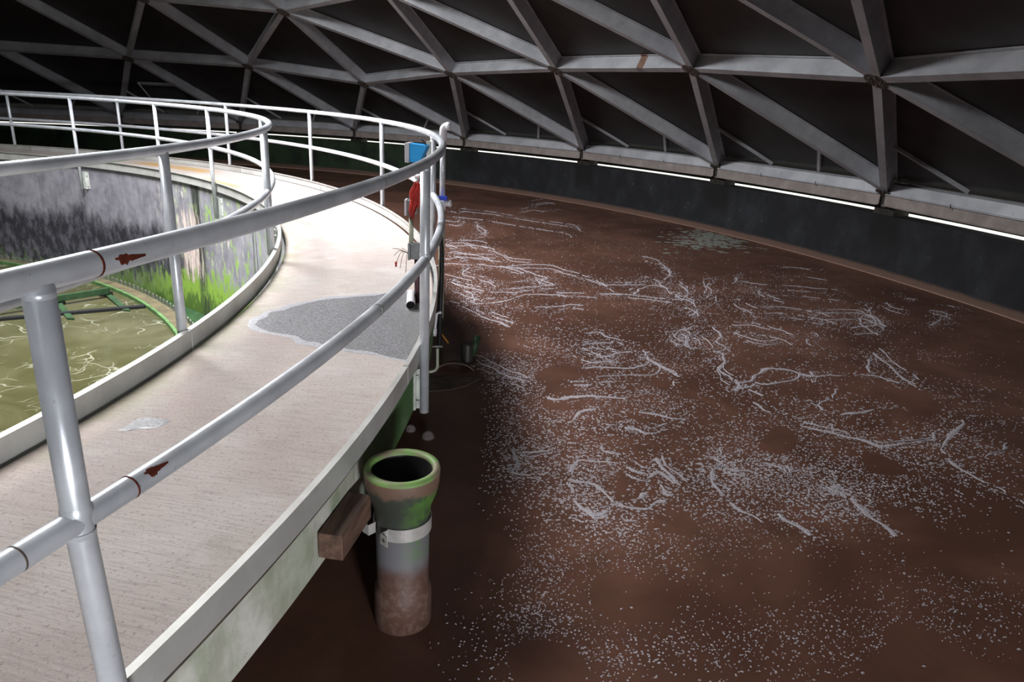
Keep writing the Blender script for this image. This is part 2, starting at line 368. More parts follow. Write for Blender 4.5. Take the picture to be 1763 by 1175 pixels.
for i in range(30):
    A = ring6[i]; b0 = base[i]; b1 = base[(i + 1) % 30]; A2 = ring6[(i + 1) % 30]
    EDGES += [(A, b0), (A, b1)]; TRIS += [(A, b0, b1), (A, b1, A2)]
CEN = Vector((0, 0, SZ))
def nrm(p): return (p - CEN).normalized()
def outw(p, d): return p + nrm(p) * d
# dedupe edges
seen = {}; E2 = []
for A, B in EDGES:
    k = tuple(sorted((tuple(round(x, 3) for x in A), tuple(round(x, 3) for x in B))))
    if k not in seen: seen[k] = 1; E2.append((A, B))
EDGES = E2
skc = pol(SKY_R, SKY_AZ, sph(SKY_R)); sk2 = pol(6.6, -4, sph(6.6))
panel = MB(); sky = MB()
for T in TRIS:
    c_ = (T[0] + T[1] + T[2]) / 3
    P = [outw(q, .215) for q in T]
    if (c_ - skc).length < SKY_RAD or (c_ - sk2).length < 1.5: sky.add(P, [(0, 1, 2)])
    else:
        Q = [outw(q, .25) for q in T]; panel.add(P + Q, [(0, 1, 2), (5, 4, 3)])
# eave: panels run past the edge beam and a skirt hangs down outside the wall top
for i in range(30):
    a, b = outw(base[i], .215), outw(base[(i + 1) % 30], .215); A0, B0 = base_az[i], base_az[(i + 1) % 30]
    e0, e1 = pol(17.42, A0, .50), pol(17.42, B0, .50); g0, g1 = pol(17.42, A0, .118), pol(17.42, B0, .118)
    panel.add([a, b, e0, e1], [(0, 1, 3, 2)])
    N = 6
    for k in range(N):
        a0 = A0 + ((B0 - A0 + 180) % 360 - 180) * k / N; a1 = A0 + ((B0 - A0 + 180) % 360 - 180) * (k + 1) / N
        panel.add([pol(17.42, a0, .60), pol(17.42, a1, .60), pol(17.42, a1, .100), pol(17.42, a0, .100)], [(0, 1, 2, 3)])
o = panel.build('ceiling', 'dome_panel'); tag(o, 'dark metal panels of the dome roof', kind='structure')
o = sky.build('window_1', 'skylight_pane'); tag(o, 'translucent skylight panels of the dome', kind='structure')

def inview(*P, mg=60):
    q = [proj(p) for p in P]; q = [x for x in q if x]
    if len(q) < len(P): return False
    x0, x1 = min(a for a, b in q), max(a for a, b in q); y0, y1 = min(b for a, b in q), max(b for a, b in q)
    return x1 > -mg and x0 < 1763 + mg and y1 > -mg and y0 < 1175 + mg
def strut_mb(mb, A, B, trim=.05, w=.045, d=.20):
    ax = (B - A).normalized(); A = A + ax * trim; B = B - ax * trim; nn = nrm((A + B) / 2); nn = (nn - ax * nn.dot(ax)).normalized(); sd = ax.cross(nn)
    mid = nn * (d / 2)
    mb.bar(A + mid, B + mid, sd * w, nn * (d / 2 - .006))
    mb.bar(A + nn * .004, B + nn * .004, sd * (w + .007), nn * .004)          # lower flange
    mb.bar(A + nn * (d + .002), B + nn * (d + .002), sd * (w + .03), nn * .005)  # upper flange
dome = thing('dome_frame', 'grey metal triangulated strut frame carrying the dark dome panels overhead', 'dome frame', (0, 0, .4))
rest = MB(); nst = 0
for A, B in EDGES:
    if inview(A, B) and (A - CAM).length < 30:
        mb = MB(); strut_mb(mb, A, B); so = mb.build('strut', 'dome_aluminium', dome, origin=(A + B) / 2); nst += 1
        if {(round(A.x, 3), round(A.y, 3)), (round(B.x, 3), round(B.y, 3))} == {tuple(round(c, 3) for c in pol(14.45, 38.5)[:2]), tuple(round(c, 3) for c in pol(14.67, 26.9)[:2])}:
            E0, E1 = (A, B) if A.y > B.y else (B, A); L_ = E1 - E0; rp = MB(); strut_mb(rp, E0 + L_ * .655, E0 + L_ * .70, 0, .0465, .20); rp.build('rust_patch', 'rust_light', so, origin=E0 + L_ * .68)
    elif (((A + B) / 2) - skc).length > 0: strut_mb(rest, A, B)
o = rest.build('strut', 'dome_aluminium', dome); o['kind'] = 'stuff'
def hub_mb(mb, P, r):
    nn = nrm(P); u = nn.cross(Vector((0, 0, 1))); u = (Vector((1, 0, 0)) if u.length < .01 else u).normalized(); v_ = nn.cross(u)
    o_ = len(mb.v); n_ = 24; vs = []
    for h in (-.012, .004):
        for k in range(n_): an = 2 * math.pi * k / n_; vs.append(P + nn * h + (u * math.cos(an) + v_ * math.sin(an)) * r)
    mb.add(vs, [list(range(n_))[::-1], list(range(n_, 2 * n_))] + [(k, (k + 1) % n_, n_ + (k + 1) % n_, n_ + k) for k in range(n_)])
    up_ = MB(); cols = [P + nn * .20, P + nn * .212]
    vs = [c_ + (u * math.cos(2 * math.pi * k / n_) + v_ * math.sin(2 * math.pi * k / n_)) * r for c_ in cols for k in range(n_)]
    mb.add(vs, [list(range(n_))[::-1], list(range(n_, 2 * n_))] + [(k, (k + 1) % n_, n_ + (k + 1) % n_, n_ + k) for k in range(n_)])
    return nn, u, v_
def hub_bolts(mb, P, r, nn, u, v_):
    for q in range(6):
        for rr, da in ((.85, 0), (.62, .12), (.62, -.12), (.40, 0)):
            an = 2 * math.pi * q / 6 + da + .1; c_ = P - nn * .018 + (u * math.cos(an) + v_ * math.sin(an)) * r * rr
            mb.tube([c_ - nn * .008, c_ + nn * .008], .009, 6)
rh = MB()
for k in range(0, 7):
    for P in rings[k]:
        if inview(P, mg=80):
            h = MB(); nn, u, v_ = hub_mb(h, P, .135); ob = h.build('hub_plate', 'hub_metal', dome, origin=P)
            b = MB(); hub_bolts(b, P, .135, nn, u, v_); q = b.build('bolt', 'hub_metal', ob, origin=P); q['kind'] = 'stuff'
        else: hub_mb(rh, P, .135)
o = rh.build('hub_plate', 'hub_metal', dome); o['kind'] = 'stuff'
rb = MB()
for i in range(30):
    P = base[i]; a = base_az[i]; b_ = base[(i + 1) % 30]; ax = (b_ - P).normalized(); mid_ = (P + b_) / 2; rad = Vector((mid_.x, mid_.y, 0)).normalized(); zz = Vector((0, 0, 1))
    def beam(mb, fl):
        A_, B_ = P + ax * .06, b_ - ax * .06; f = lambda q, dr, z: Vector((q.x, q.y, 0)) + rad * dr + zz * z
        mb.bar(f(A_, .07, .445), f(B_, .07, .445), rad * .035 + zz * .012, zz * .072 - rad * -.02)
        mb.bar(f(A_, .03, .367), f(B_, .03, .367), rad * .05, zz * .007)
    def lip(mb):
        A_, B_ = P + ax * .045, b_ - ax * .045; f = lambda q, dr, z: Vector((q.x, q.y, 0)) + rad * dr + zz * z
        mb.bar(f(A_, .05, .285), f(B_, .05, .285), rad * .045, zz * .072); mb.bar(f(A_, .0, .215), f(B_, .0, .215), rad * .03, zz * .005)
    def battens(new):
        up = ring6[i]
        for S_, t0, e_t in ((P, .37, .36), (b_, .37, .64)):
            s0 = outw(S_ + (up - S_) * t0, .19); e0 = P + (b_ - P) * e_t; e0 = Vector((e0.x, e0.y, .56)) + rad * .08
            d_ = (e0 - s0).normalized(); sd = d_.cross(nrm(s0)); mb = new(); mb.bar(s0, e0, sd * .022, nrm(s0) * .02)
        for t in (.33, .66):
            e0 = P + (b_ - P) * t; mb = new(); mb.bar(Vector((e0.x, e0.y, .34)) - rad * .035, Vector((e0.x, e0.y, .40)) - rad * .035, ax * .006, rad * .008)
    if inview(P, b_, mg=10):
        q = MB(); beam(q, 0); q.build('edge_beam', 'dome_aluminium', dome, origin=mid_); q = MB(); lip(q); q.build('edge_channel', 'dome_edge_metal', dome, origin=mid_)
        L_ = []
        battens(lambda: L_.append(MB()) or L_[-1])
        for k_, q in enumerate(L_): q.build('batten' if k_ < 2 else 'clip', 'dome_aluminium', dome, origin=mid_)
    else: beam(rb, 0); lip(rb); battens(lambda: rb)
    if inview(P, mg=20):
        q = MB(); hub_mb(q, P - Vector((0, 0, .02)), .11); ob = q.build('hub_plate', 'hub_metal', dome, origin=P)
        b2 = MB(); nn = nrm(P); u = nn.cross(Vector((0, 0, 1))).normalized(); hub_bolts(b2, P - Vector((0, 0, .02)), .11, nn, u, nn.cross(u)); z_ = b2.build('bolt', 'hub_metal', ob, origin=P); z_['kind'] = 'stuff'
        q = MB(); rd = pol(1, a); tn = Vector((-rd.y, rd.x, 0)); q.box(pol(17.17, a, .165), rd * .14, tn * .17, Vector((0, 0, .085))); q.box(pol(17.05, a, .28), rd * .06, tn * .05, Vector((0, 0, .10)))
        q.build('support_foot', 'equipment_dark', dome, origin=P)
    else:
        rd = pol(1, a); tn = Vector((-rd.y, rd.x, 0)); rb.box(pol(17.17, a, .165), rd * .14, tn * .17, Vector((0, 0, .085)))
o = rb.build('edge_beam', 'dome_aluminium', dome); o['kind'] = 'stuff'
m = MB(); rd = pol(1, DOOR_AZ); tn = Vector((-rd.y, rd.x, 0)); dc = pol(16.75, DOOR_AZ, 0)
for s_ in (-1, 1): m.box(dc + tn * .85 * s_ + Vector((0, 0, 1.4)), rd * .08, tn * .06, Vector((0, 0, 1.25)))
m.box(dc + Vector((0, 0, 2.6)), rd * .08, tn * .9, Vector((0, 0, .06)))
o = m.build('door_1', 'dome_aluminium'); tag(o, 'metal frame of the open doorway behind the camera', kind='structure')
# hatch seen on the far side
def on_dome(u, v, d):
    D_ = 14.
    while D_ < 30 and (atD(u, v, D_) - CEN).length < SR + d: D_ += .02
    return atD(u, v, D_)
h0, h1, h2, h3 = [on_dome(u, v, .12) for u, v in ((240, 143.5), (302, 146), (330, 178), (268, 178))]
h = MB(); d_ = (h1 - h0).normalized(); nn = nrm(h0); dn = d_.cross(nn); h.bar(h0, h1, nn * .03, dn * .03)
hf = h.build('hatch_frame', 'dome_aluminium', dome, origin=(h0 + h1) / 2)
h = MB(); Q = [q + nn * k for k in (.0, .02) for q in (h0, h1, h2, h3)]; h.add(Q, [(0, 1, 2, 3), (7, 6, 5, 4), (0, 4, 5, 1), (1, 5, 6, 2), (2, 6, 7, 3), (3, 7, 4, 0)]); h.build('hatch_lid', 'hatch_blue', hf, origin=h0)
h = MB(); h.tube([on_dome(237, 142, .0), on_dome(266, 177, -.1)], .016, 8); h.build('stay_rod', 'white_pvc', hf, origin=h0)

# ------------------------------------------------------------------ railings
RRO, RRI = 10.32, 8.955
out_az = [-15.4, -1.35, 13.1, 27.4, 41.5, 55.3, 70.8, 84.3]; out_az += [84.3 + 14.46 * k for k in range(1, 18)]
in_az = [-1.1, 13.1, 26.2, 42.8, 53.6, 67.6]; in_az += [67.6 + 14.57 * k for k in range(1, 20)]
def ring_rail(name, R, z, parent, r=.0265):
    m = MB(); m.tube([pol(R, a * 360 / 400, z) for a in range(400)], r, 20, closed=True); return m.build(name, 'rail_aluminium', parent)
def sleeve(R, a, z, parent, mat, r=.0275, w=.003):
    m = MB(); da = math.degrees(w / R); m.tube([pol(R, a - da, z), pol(R, a + da, z)], r, 24); return m.build('joint', mat, parent, origin=pol(R, a, z))
def weld(R, a, z, parent, h0, h1, r):
    m = MB(); m.tube([pol(R, a, z + h0), pol(R, a, z + (h0 * .6 + h1 * .4)), pol(R, a, z + h1)], [r + .012, r + .004, r], 20, cap=False); return m
ZT, ZM = 1.07, .573
orl = thing('outer_railing', 'silver pipe railing along the walkway edge over the brown water, with rusty joints', 'railing', pol(RRO, -1.35, -.3))
ring_rail('top_rail', RRO, ZT, orl); ring_rail('mid_rail', RRO, ZM, orl)
for i, a in enumerate(out_az):
    near = a == -15.4
    r = .0275 if near else .0265
    zb = -.52 if near else -.305
    m = MB(); m.tube([pol(RRO + (.05 if near else 0), a, zb), pol(RRO, a, ZM), pol(RRO, a, ZT - .01)], r, 20)
    for zz, s_ in ((ZT, -1), (ZM, -1), (ZM, 1)): m.tube([pol(RRO, a, zz + s_ * (.0255 if zz == ZT else .020)), pol(RRO, a, zz + s_ * .031), pol(RRO, a, zz + s_ * .037)], [r + (.0 if zz == ZT else .003), r + .0022, r - .0003], 20, cap=False)
    p_ = m.build('post', 'rail_aluminium', orl, origin=pol(RRO, a, zb))
    rd = pol(1, a); tn = Vector((-rd.y, rd.x, 0)); m = MB()
    m.box(pol(RO + .008, a, -.15), rd * .006, tn * .075, Vector((0, 0, .115)))
    for s_ in (-1, 1):
        m.box(pol(RO + .016, a, -.15) + tn * .04 * s_, rd * .016, tn * .005, Vector((0, 0, .115)))
        for zq in (-.07, -.22): m.tube([pol(RO + .01, a, zq) + tn * .058 * s_, pol(RO + .03, a, zq) + tn * .058 * s_], .010, 6)
    if not near: m.build('bracket', 'bracket_metal', p_, origin=pol(RO, a, -.15))
# joints and rust on the nearest rails
def azof(u, v, z): p = at(u, v, z); return math.degrees(math.atan2(p.y, p.x))
sleeve(RRO, azof(166, 455, ZT), ZT, orl, 'rust', .0273, .0025); sleeve(RRO, azof(648, 315, ZT), ZT, orl, 'joint_dark', .0270, .002)
sleeve(RRO, azof(222, 840, ZM), ZM, orl, 'rust', .0273, .0022); sleeve(RRO, azof(22, 962, ZM), ZM, orl, 'joint_dark', .0270, .002); sleeve(RRO, azof(645, 535, ZM), ZM, orl, 'weld', .0276, .004)
def scar(R, z, a0, a1, th, parent, seed):
    rnd = random.Random(seed); m = MB(); N = 18; rr = .0268; K = 6; vs = []
    for i in range(N + 1):
        t = i / N; a = a0 + (a1 - a0) * t; w_ = (.07 + .16 * (1 - abs(2 * t - 1)) + (.22 if .15 < t < .42 else 0)) * rnd.uniform(.85, 1.12); sk = th - .25 * t
        for k in range(K + 1):
            an = sk - w_ * 1.5 + w_ * 2.2 * k / K; vs.append(pol(R + rr * 1.012 * math.cos(an), a, z + rr * 1.012 * math.sin(an)))
    m.add(vs, [(i * (K + 1) + k, (i + 1) * (K + 1) + k, (i + 1) * (K + 1) + k + 1, i * (K + 1) + k + 1) for i in range(N) for k in range(K)])
    return m.build('rust_scar', 'rust', parent, origin=pol(R, a0, z))
scar(RRO, ZT, azof(186, 450, ZT), azof(240, 437, ZT), .25, orl, 3); scar(RRO, ZM, azof(243, 830, ZM), azof(285, 806, ZM), .95, orl, 5)

irl = thing('inner_railing', 'silver pipe railing round the inner tank of olive water', 'railing', pol(RRI, -1.1, -.35))
ring_rail('top_rail', RRI, ZT, irl); ring_rail('mid_rail', RRI, ZM, irl)
for i, a in enumerate(in_az):
    m = MB(); m.tube([pol(RRI, a, -.40), pol(RRI, a, ZT - .01)], .0265, 16); p_ = m.build('post', 'rail_aluminium', irl, origin=pol(RRI, a, -.40))
    rd = pol(1, a); tn = Vector((-rd.y, rd.x, 0)); m = MB(); m.box(pol(RI - .008, a, -.26), rd * .006, tn * .09, Vector((0, 0, .14)))
    for s_ in (-1, 1):
        m.box(pol(RI - .03, a, -.26) + tn * .045 * s_, rd * .022, tn * .006, Vector((0, 0, .14)))
        for zq in (-.17, -.35): m.tube([pol(RI - .012, a, zq) + tn * .07 * s_, pol(RI - .03, a, zq) + tn * .07 * s_], .010, 6)
    m.build('bracket', 'bracket_metal', p_, origin=pol(RI, a, -.26))
# toe plates
def toe(R, azs, parent, inner):
    n_ = len(azs)
    for i in range(n_):
        a0 = azs[i]; a1 = azs[(i + 1) % n_]; a1 = a0 + ((a1 - a0) % 360)
        off = -1.9 if not inner else .0
        m = MB(); t = .012
        if inner: prof = [(R, -.03), (R, .097), (R - .03, .100), (R - .03, .092), (R - .008, .088), (R - .008, -.03)]
        else: prof = [(R, -.002), (R, .100), (R - .026, .100), (R - .026, .092), (R - .008, .090), (R - .008, -.002)]
        m.arc(prof, a0 + off + .03, a1 + off - .03, .9); 
        m.build('toe_plate', 'toe_plate_metal', parent, origin=pol(R, (a0 + a1) / 2, .03))
toe(10.296, out_az, orl, False); toe(9.005, in_az, irl, True)

# ------------------------------------------------------------------ clay standpipe strapped to a timber block
pc = at(694, 1062, WZ); pc.z = 0
P0 = Vector((pc.x, pc.y, WZ))
cp = thing('standpipe', 'mossy clay standpipe with open bell mouth standing in the brown water', 'pipe', (pc.x, pc.y, WZ))
prof = [(.122, -.15), (.122, .13), (.120, .165), (.109, .19), (.111, .50), (.118, .535), (.142, .60), (.150, .64), (.154, .69), (.150, .706), (.128, .706), (.122, .69), (.122, .58), (.090, .52), (.090, -.1)]
prof = [(r_, z_ + (.032 if z_ > .5 else 0)) for r_, z_ in prof]; m = MB(); m.lathe(prof, P0, 56, mi=[0] * 8 + [1, 1, 1] + [2] * 4); m.build('body', ['clay_pipe', 'mossy_rim', 'rubber_and_bore_shade'], cp, origin=P0)  # inside faces painted black for the shade down the mouth
tc = pol(RO + .052, -8.95, -.165)
m = MB(); zb = .485; zb_w = P0.z + zb; rb_ = .116
dirb = (Vector((tc.x, tc.y, 0)) - Vector((pc.x, pc.y, 0))).normalized(); sdv = Vector((-dirb.y, dirb.x, 0)); a0_ = math.atan2(dirb.y, dirb.x)
ring_o = []; 
for k in range(49):
    an = a0_ + .35 + (2 * math.pi - .70) * k / 48; ring_o.append((an, rb_))
vs = []
for an, r_ in ring_o:
    for rr_, zz_ in ((r_, -.029), (r_ + .004, -.029), (r_ + .004, .029), (r_, .029)): vs.append(Vector((pc.x + rr_ * math.cos(an), pc.y + rr_ * math.sin(an), zb_w + zz_)))
m.add(vs, [(4 * i + j, 4 * i + (j + 1) % 4, 4 * i + 4 + (j + 1) % 4, 4 * i + 4 + j) for i in range(48) for j in range(4)], 0, False)
for sg in (1, -1):
    b0 = Vector((pc.x + rb_ * math.cos(a0_ + .35 * sg), pc.y + rb_ * math.sin(a0_ + .35 * sg), zb_w)); b1 = b0 + dirb * .035; m.bar(b0, b1, sdv * .002, Vector((0, 0, .024))); m.box(b1 + sdv * .018 * sg, dirb * .002, sdv * .020, Vector((0, 0, .024)))
o = m.build('pipe_strap', 'steel_band'); tag(o, 'grey metal strap round the clay standpipe', 'strap')
o2 = MB(); b1 = Vector((pc.x, pc.y, zb_w)) + dirb * (rb_ * math.cos(.35) + .035) + sdv * .058; o2.tube([b1 + dirb * .004, b1 - dirb * .010], .010, 6); o2.build('bolt', 'hub_metal', o)
rd = pol(1, -8.75); tn = Vector((-rd.y, rd.x, 0)); m = MB(); m.box(tc, rd * .047, tn * .148, Vector((0, 0, .052)))
o = bevel(m.build('timber_block', 'old_timber', origin=tc)); tag(o, 'dark weathered timber block on the walkway edge behind the clay pipe', 'block')

# ------------------------------------------------------------------ puddles
def puddle(px, name, label, mats, z=.003, seed=1, halo=.03):
    P = spline([at(u, v, 0) for u, v in px] + [at(*px[0], 0)], 8)[:-1]; c_ = sum(P, Vector()) / len(P)
    def clampr(p):
        r = math.hypot(p.x, p.y); k = min(r, RO - .045) / r; return Vector((p.x * k, p.y * k, 0))
    outer = []; inner = []
    for i, p in enumerate(P):
        j = 1 + .04 * noise.noise(p * 9 + Vector((seed, 0, 0))); q = clampr(c_ + (p - c_) * j); outer.append(Vector((q.x, q.y, .0008)))
        d_ = (c_ - p); q2 = clampr(c_ + (p - c_) * (j) + d_.normalized() * min(halo * (1 + noise.noise(p * 5)), d_.length * .6)); inner.append(Vector((q2.x, q2.y, z)))
    m = MB(); n_ = len(P); m.add(outer + inner, [(i, (i + 1) % n_, n_ + (i + 1) % n_, n_ + i) for i in range(n_)], 1, True); m.add(inner, [list(range(n_))], 0)
    o = m.build(name, mats); tag(o, label, 'puddle'); return o
puddle([(420, 560), (445, 543), (500, 525), (560, 513), (620, 508), (680, 503), (735, 500), (760, 530), (745, 590), (712, 622), (670, 618), (640, 612), (600, 607), (560, 600), (512, 592), (500, 583), (470, 577), (440, 570)],
       'water_puddle', 'large grey foamy puddle spread across the walkway', ['puddle_water', 'puddle_edge'], seed=2, halo=.05)
puddle([(203, 741), (222, 732), (240, 721), (262, 719), (276, 722), (293, 724), (280, 733), (262, 738), (240, 739), (220, 742)],
       'water_puddle', 'small pale puddle left of the near mid rail', ['puddle_water', 'puddle_edge'], seed=9, halo=.01)

# ------------------------------------------------------------------ foam on the brown water (traced foam lines and scattered flecks)
X5 = lambda L: [(760 + x * .2836, 280 + y * .2836) for x, y in L]; X6 = lambda L: [(1263 + x * .2836, 280 + y * .2836) for x, y in L]
X7 = lambda L: [(760 + x * .2836, 600 + y * .2836) for x, y in L]; X8 = lambda L: [(1263 + x * .2836, 600 + y * .2836) for x, y in L]
LINES = [X5(l) for l in [
 [(100,295),(300,315),(480,345),(640,370),(800,395),(850,420)], [(20,470),(110,470),(180,500),(280,515),(350,545),(420,580),(550,592)], [(20,510),(200,505),(280,520)],
 [(160,640),(250,625),(360,635),(450,655),(540,690),(620,720),(680,745),(600,750),(520,760),(400,770),(280,765),(180,745),(60,715)], [(160,640),(130,675),(200,700),(280,730),(330,755)],
 [(400,635),(500,622),(660,625),(760,655),(860,685),(930,710),(990,745)], [(200,860),(330,850),(430,825),(540,800),(700,805),(760,815)], [(60,840),(180,900),(260,940),(340,970),(420,1000)],
 [(580,880),(680,875),(780,865),(870,870)], [(700,790),(850,795),(1000,800),(1100,800),(1200,810),(1370,830)], [(1170,800),(1220,760),(1300,745),(1370,770),(1400,800)],
 [(1400,830),(1480,835),(1540,860),(1560,900),(1520,930)], [(850,1110),(950,1090),(1050,1105),(1110,1130)], [(880,1040),(950,1030),(1000,1060),(1090,1080)],
 [(1540,960),(1500,1000),(1440,1030),(1420,1060),(1460,1085),(1510,1080),(1520,1040),(1480,1020)], [(1500,1080),(1490,1110)], [(1640,1000),(1700,1050),(1680,1090),(1720,1130),(1650,1160)],
 [(1220,570),(1300,590),(1370,640),(1390,680),(1360,710),(1330,730)], [(570,260),(640,250),(680,245)], [(480,305),(560,290),(620,300)], [(20,350),(90,360),(120,330)],
 [(120,450),(200,440),(270,425),(230,390),(210,360)], [(20,770),(120,800),(200,830),(180,860)], [(990,745),(1100,745),(1240,740)], [(20,590),(120,575),(200,580),(330,580)],
 [(600,720),(600,750)], [(30,550),(100,545),(160,565)], [(1600,830),(1640,790),(1620,740),(1700,715)], [(1420,800),(1470,830),(1500,790),(1450,750)]]]
LINES += [X6(l) for l in [
 [(0,745),(100,755),(200,770),(400,780),(550,795),(650,800)], [(150,780),(160,805),(230,830),(300,850)], [(470,945),(520,920),(640,915),(760,915),(830,940),(870,970),(860,990),(780,1000),(700,1005)],
 [(470,945),(560,960),(640,985)], [(0,860),(60,890),(130,920),(250,915),(370,925),(470,945)], [(0,990),(100,990),(200,1010),(290,1035),(350,1065)], [(0,1030),(100,1070),(200,1085),(270,1075)],
 [(840,880),(830,920),(880,960),(930,1000)], [(920,850),(970,880),(1040,900)], [(440,1075),(460,1110)], [(20,700),(0,740)], [(250,690),(400,690),(560,715)], [(1200,900),(1300,930),(1180,990)]]]
LINES += [X7(l) for l in [
 [(850,0),(930,30),(1000,50),(1070,30),(1150,25)], [(870,125),(980,115),(1100,120),(1200,115),(1260,80),(1250,50)], [(1230,10),(1250,60),(1330,110),(1380,140),(1440,170)],
 [(200,70),(280,110),(350,140),(400,170),(480,190),(520,220)], [(1420,200),(1430,260),(1380,275)], [(800,445),(860,390),(940,365)], [(1000,470),(1100,460)], [(1110,480),(1180,500),(1230,520),(1300,510),(1360,490)],
 [(1190,390),(1300,400),(1400,435),(1480,440),(1400,470)], [(440,620),(460,670),(450,730),(430,760),(480,775),(560,770),(640,755)], [(500,635),(560,630),(660,625)], [(780,800),(880,820),(950,850),(1030,900),(1060,930)],
 [(800,750),(830,690),(900,690),(1000,695),(1090,700)], [(1140,715),(1200,750),(1240,760)], [(1120,770),(1180,800),(1230,810),(1300,750),(1350,770),(1430,820)], [(1310,670),(1350,730),(1420,800),(1460,830)],
 [(1340,850),(1370,890),(1430,905)], [(1010,970),(1080,940),(1150,965),(1230,970),(1310,945),(1390,940)], [(750,820),(800,870),(830,930),(900,990),(960,1000),(1000,985)],
 [(830,1040),(900,1090),(960,1110),(1040,1130),(1120,1115),(1200,1080),(1250,1030),(1300,990)], [(1230,880),(1225,920)], [(1650,20),(1720,40),(1700,120),(1760,190)], [(730,300),(860,290),(1000,295),(1120,300)], [(800,230),(950,225),(1080,235)],
 [(640,300),(700,310),(780,300)], [(970,600),(1000,630),(1100,650)], [(1640,560),(1680,620),(1640,650),(1700,700),(1640,760),(1640,820),(1700,870)], [(1110,1050),(1190,1045)], [(1070,1060),(1075,1100)]]]
LINES += [X8(l) for l in [
 [(0,210),(50,200),(110,190),(140,150),(200,125),(300,125),(380,145),(410,170),(330,200),(200,215),(120,205)], [(410,165),(540,170),(700,160),(850,165),(930,190),(1020,215)], [(0,250),(60,240),(120,220)], [(100,250),(180,290)],
 [(200,250),(320,300),(420,325),(520,350),(570,300)], [(540,180),(600,240),(600,300)], [(640,405),(740,395),(850,380),(930,355),(1000,350)],
 [(410,470),(520,495),(640,525),(760,550),(870,585),(1000,590),(1120,575),(1210,545),(1250,490)], [(1370,430),(1380,480),(1330,520),(1290,570),(1270,620),(1320,690)], [(1320,690),(1400,740),(1460,780),(1520,820)],
 [(1550,840),(1620,850),(1680,890),(1760,950)], [(850,30),(940,100),(1000,160),(1100,220)], [(820,150),(830,60)], [(130,330),(180,370),(230,390)], [(0,740),(110,740)], [(200,700),(300,740),(320,770)],
 [(570,860),(640,880),(700,890)], [(560,850),(600,860),(640,830)], [(700,910),(760,970),(820,1020),(900,1070),(960,1140)], [(0,940),(60,990),(130,1030),(170,1060)], [(280,1000),(350,1060),(420,1090),(470,1140)],
 [(0,190),(30,230),(0,260)], [(470,140),(480,180)], [(1640,590),(1540,660)], [(520,350),(540,380)], [(0,820),(60,830),(150,800)]]]
RAFT = at(775, 650, WZ); CLUMP = at(1218, 411, WZ)
fm = MB(); rnd = random.Random(11)
DENSE = []
def blob(c_, rx, ry, rot, h=.005, n=7, lim=True):
    if math.hypot(c_.x, c_.y) > 16.9 or (lim and ((c_ - RAFT).length < .27 or (c_ - CLUMP).length < .55)): return
    vs = [Vector((c_.x, c_.y, WZ + h))]; cr, sr = math.cos(rot), math.sin(rot)
    for k in range(n):
        an = 2 * math.pi * k / n; q = rnd.uniform(.65, 1.25); x = rx * math.cos(an) * q; y = ry * math.sin(an) * q; vs.append(Vector((c_.x + x * cr - y * sr, c_.y + x * sr + y * cr, WZ + .0006)))
    fm.add(vs, [(0, k + 1, (k + 1) % n + 1) for k in range(n)], 0, True)
def ribbon(px, wbase=.0105):
    P = spline([at(u, v, WZ) for u, v in px], 10); L = 0; Q = [P[0]]
    for a, b in zip(P, P[1:]):                       # even spacing
        d_ = (b - a).length; k = max(1, int(d_ / .022))
        for i in range(k): Q.append(a + (b - a) * ((i + 1) / k))
    off = Vector((rnd.uniform(0, 50), 0, 0)); run = []
    def flush():
        if len(run) > 2:
            vs = []; 
            for i, (p, w_) in enumerate(run):
                a = run[max(i - 1, 0)][0]; b = run[min(i + 1, len(run) - 1)][0]; t = (b - a); t = t.normalized() if t.length > 1e-6 else Vector((1, 0, 0)); s_ = Vector((-t.y, t.x, 0)); e_ = .25 if i in (0, len(run) - 1) else 1
                vs += [p + s_ * w_ * e_ * rnd.uniform(.6, 1.3) + Vector((0, 0, .0006)), p + Vector((0, 0, .006)), p - s_ * w_ * e_ * rnd.uniform(.6, 1.3) + Vector((0, 0, .0006))]
            fm.add(vs, [q for i in range(len(run) - 1) for q in ((3 * i, 3 * i + 1, 3 * i + 4, 3 * i + 3), (3 * i + 1, 3 * i + 2, 3 * i + 5, 3 * i + 4))], 0, True)
        run.clear()
    dist = (Q[0] - CAM).length
    for p in Q:
        nz = noise.noise(p * 3.2 + off); nw = noise.noise(p * 11 + off)
        p2 = p + Vector((noise.noise(p * 7 + Vector((5, 0, 0))), noise.noise(p * 7 + Vector((0, 9, 0))), 0)) * .035
        w_ = wbase * (1 + 1.3 * max(nz, -.35) + 1.0 * nw)
        if nz < -.42 or w_ < .004 or math.hypot(p.x, p.y) > 16.85 or (p - RAFT).length < .27 or (p - CLUMP).length < .5: flush()
        else: run.append((p2, w_))
        for _ in range(3):                               # flecks drifting beside the line
            if rnd.random() < .62:
                q = p + Vector((rnd.gauss(0, .065), rnd.gauss(0, .065), 0)); rr = rnd.uniform(.002, .0075); blob(q, rr * rnd.uniform(1, 2.2), rr, rnd.uniform(0, 3.1))
    flush()
for L in LINES:
    ribbon(L)
    du, dv = rnd.uniform(-9, 9), rnd.uniform(4, 9) * rnd.choice((-1, 1)); 
    if L[0][1] < 640 or rnd.random() < .35: ribbon([(u + du, v + dv) for u, v in L], .005)
    if L[0][1] < 640 and rnd.random() < .8: du = rnd.uniform(-20, 20); dv = rnd.uniform(8, 18) * rnd.choice((-1, 1)); ribbon([(u + du, v + dv) for u, v in L], .005)
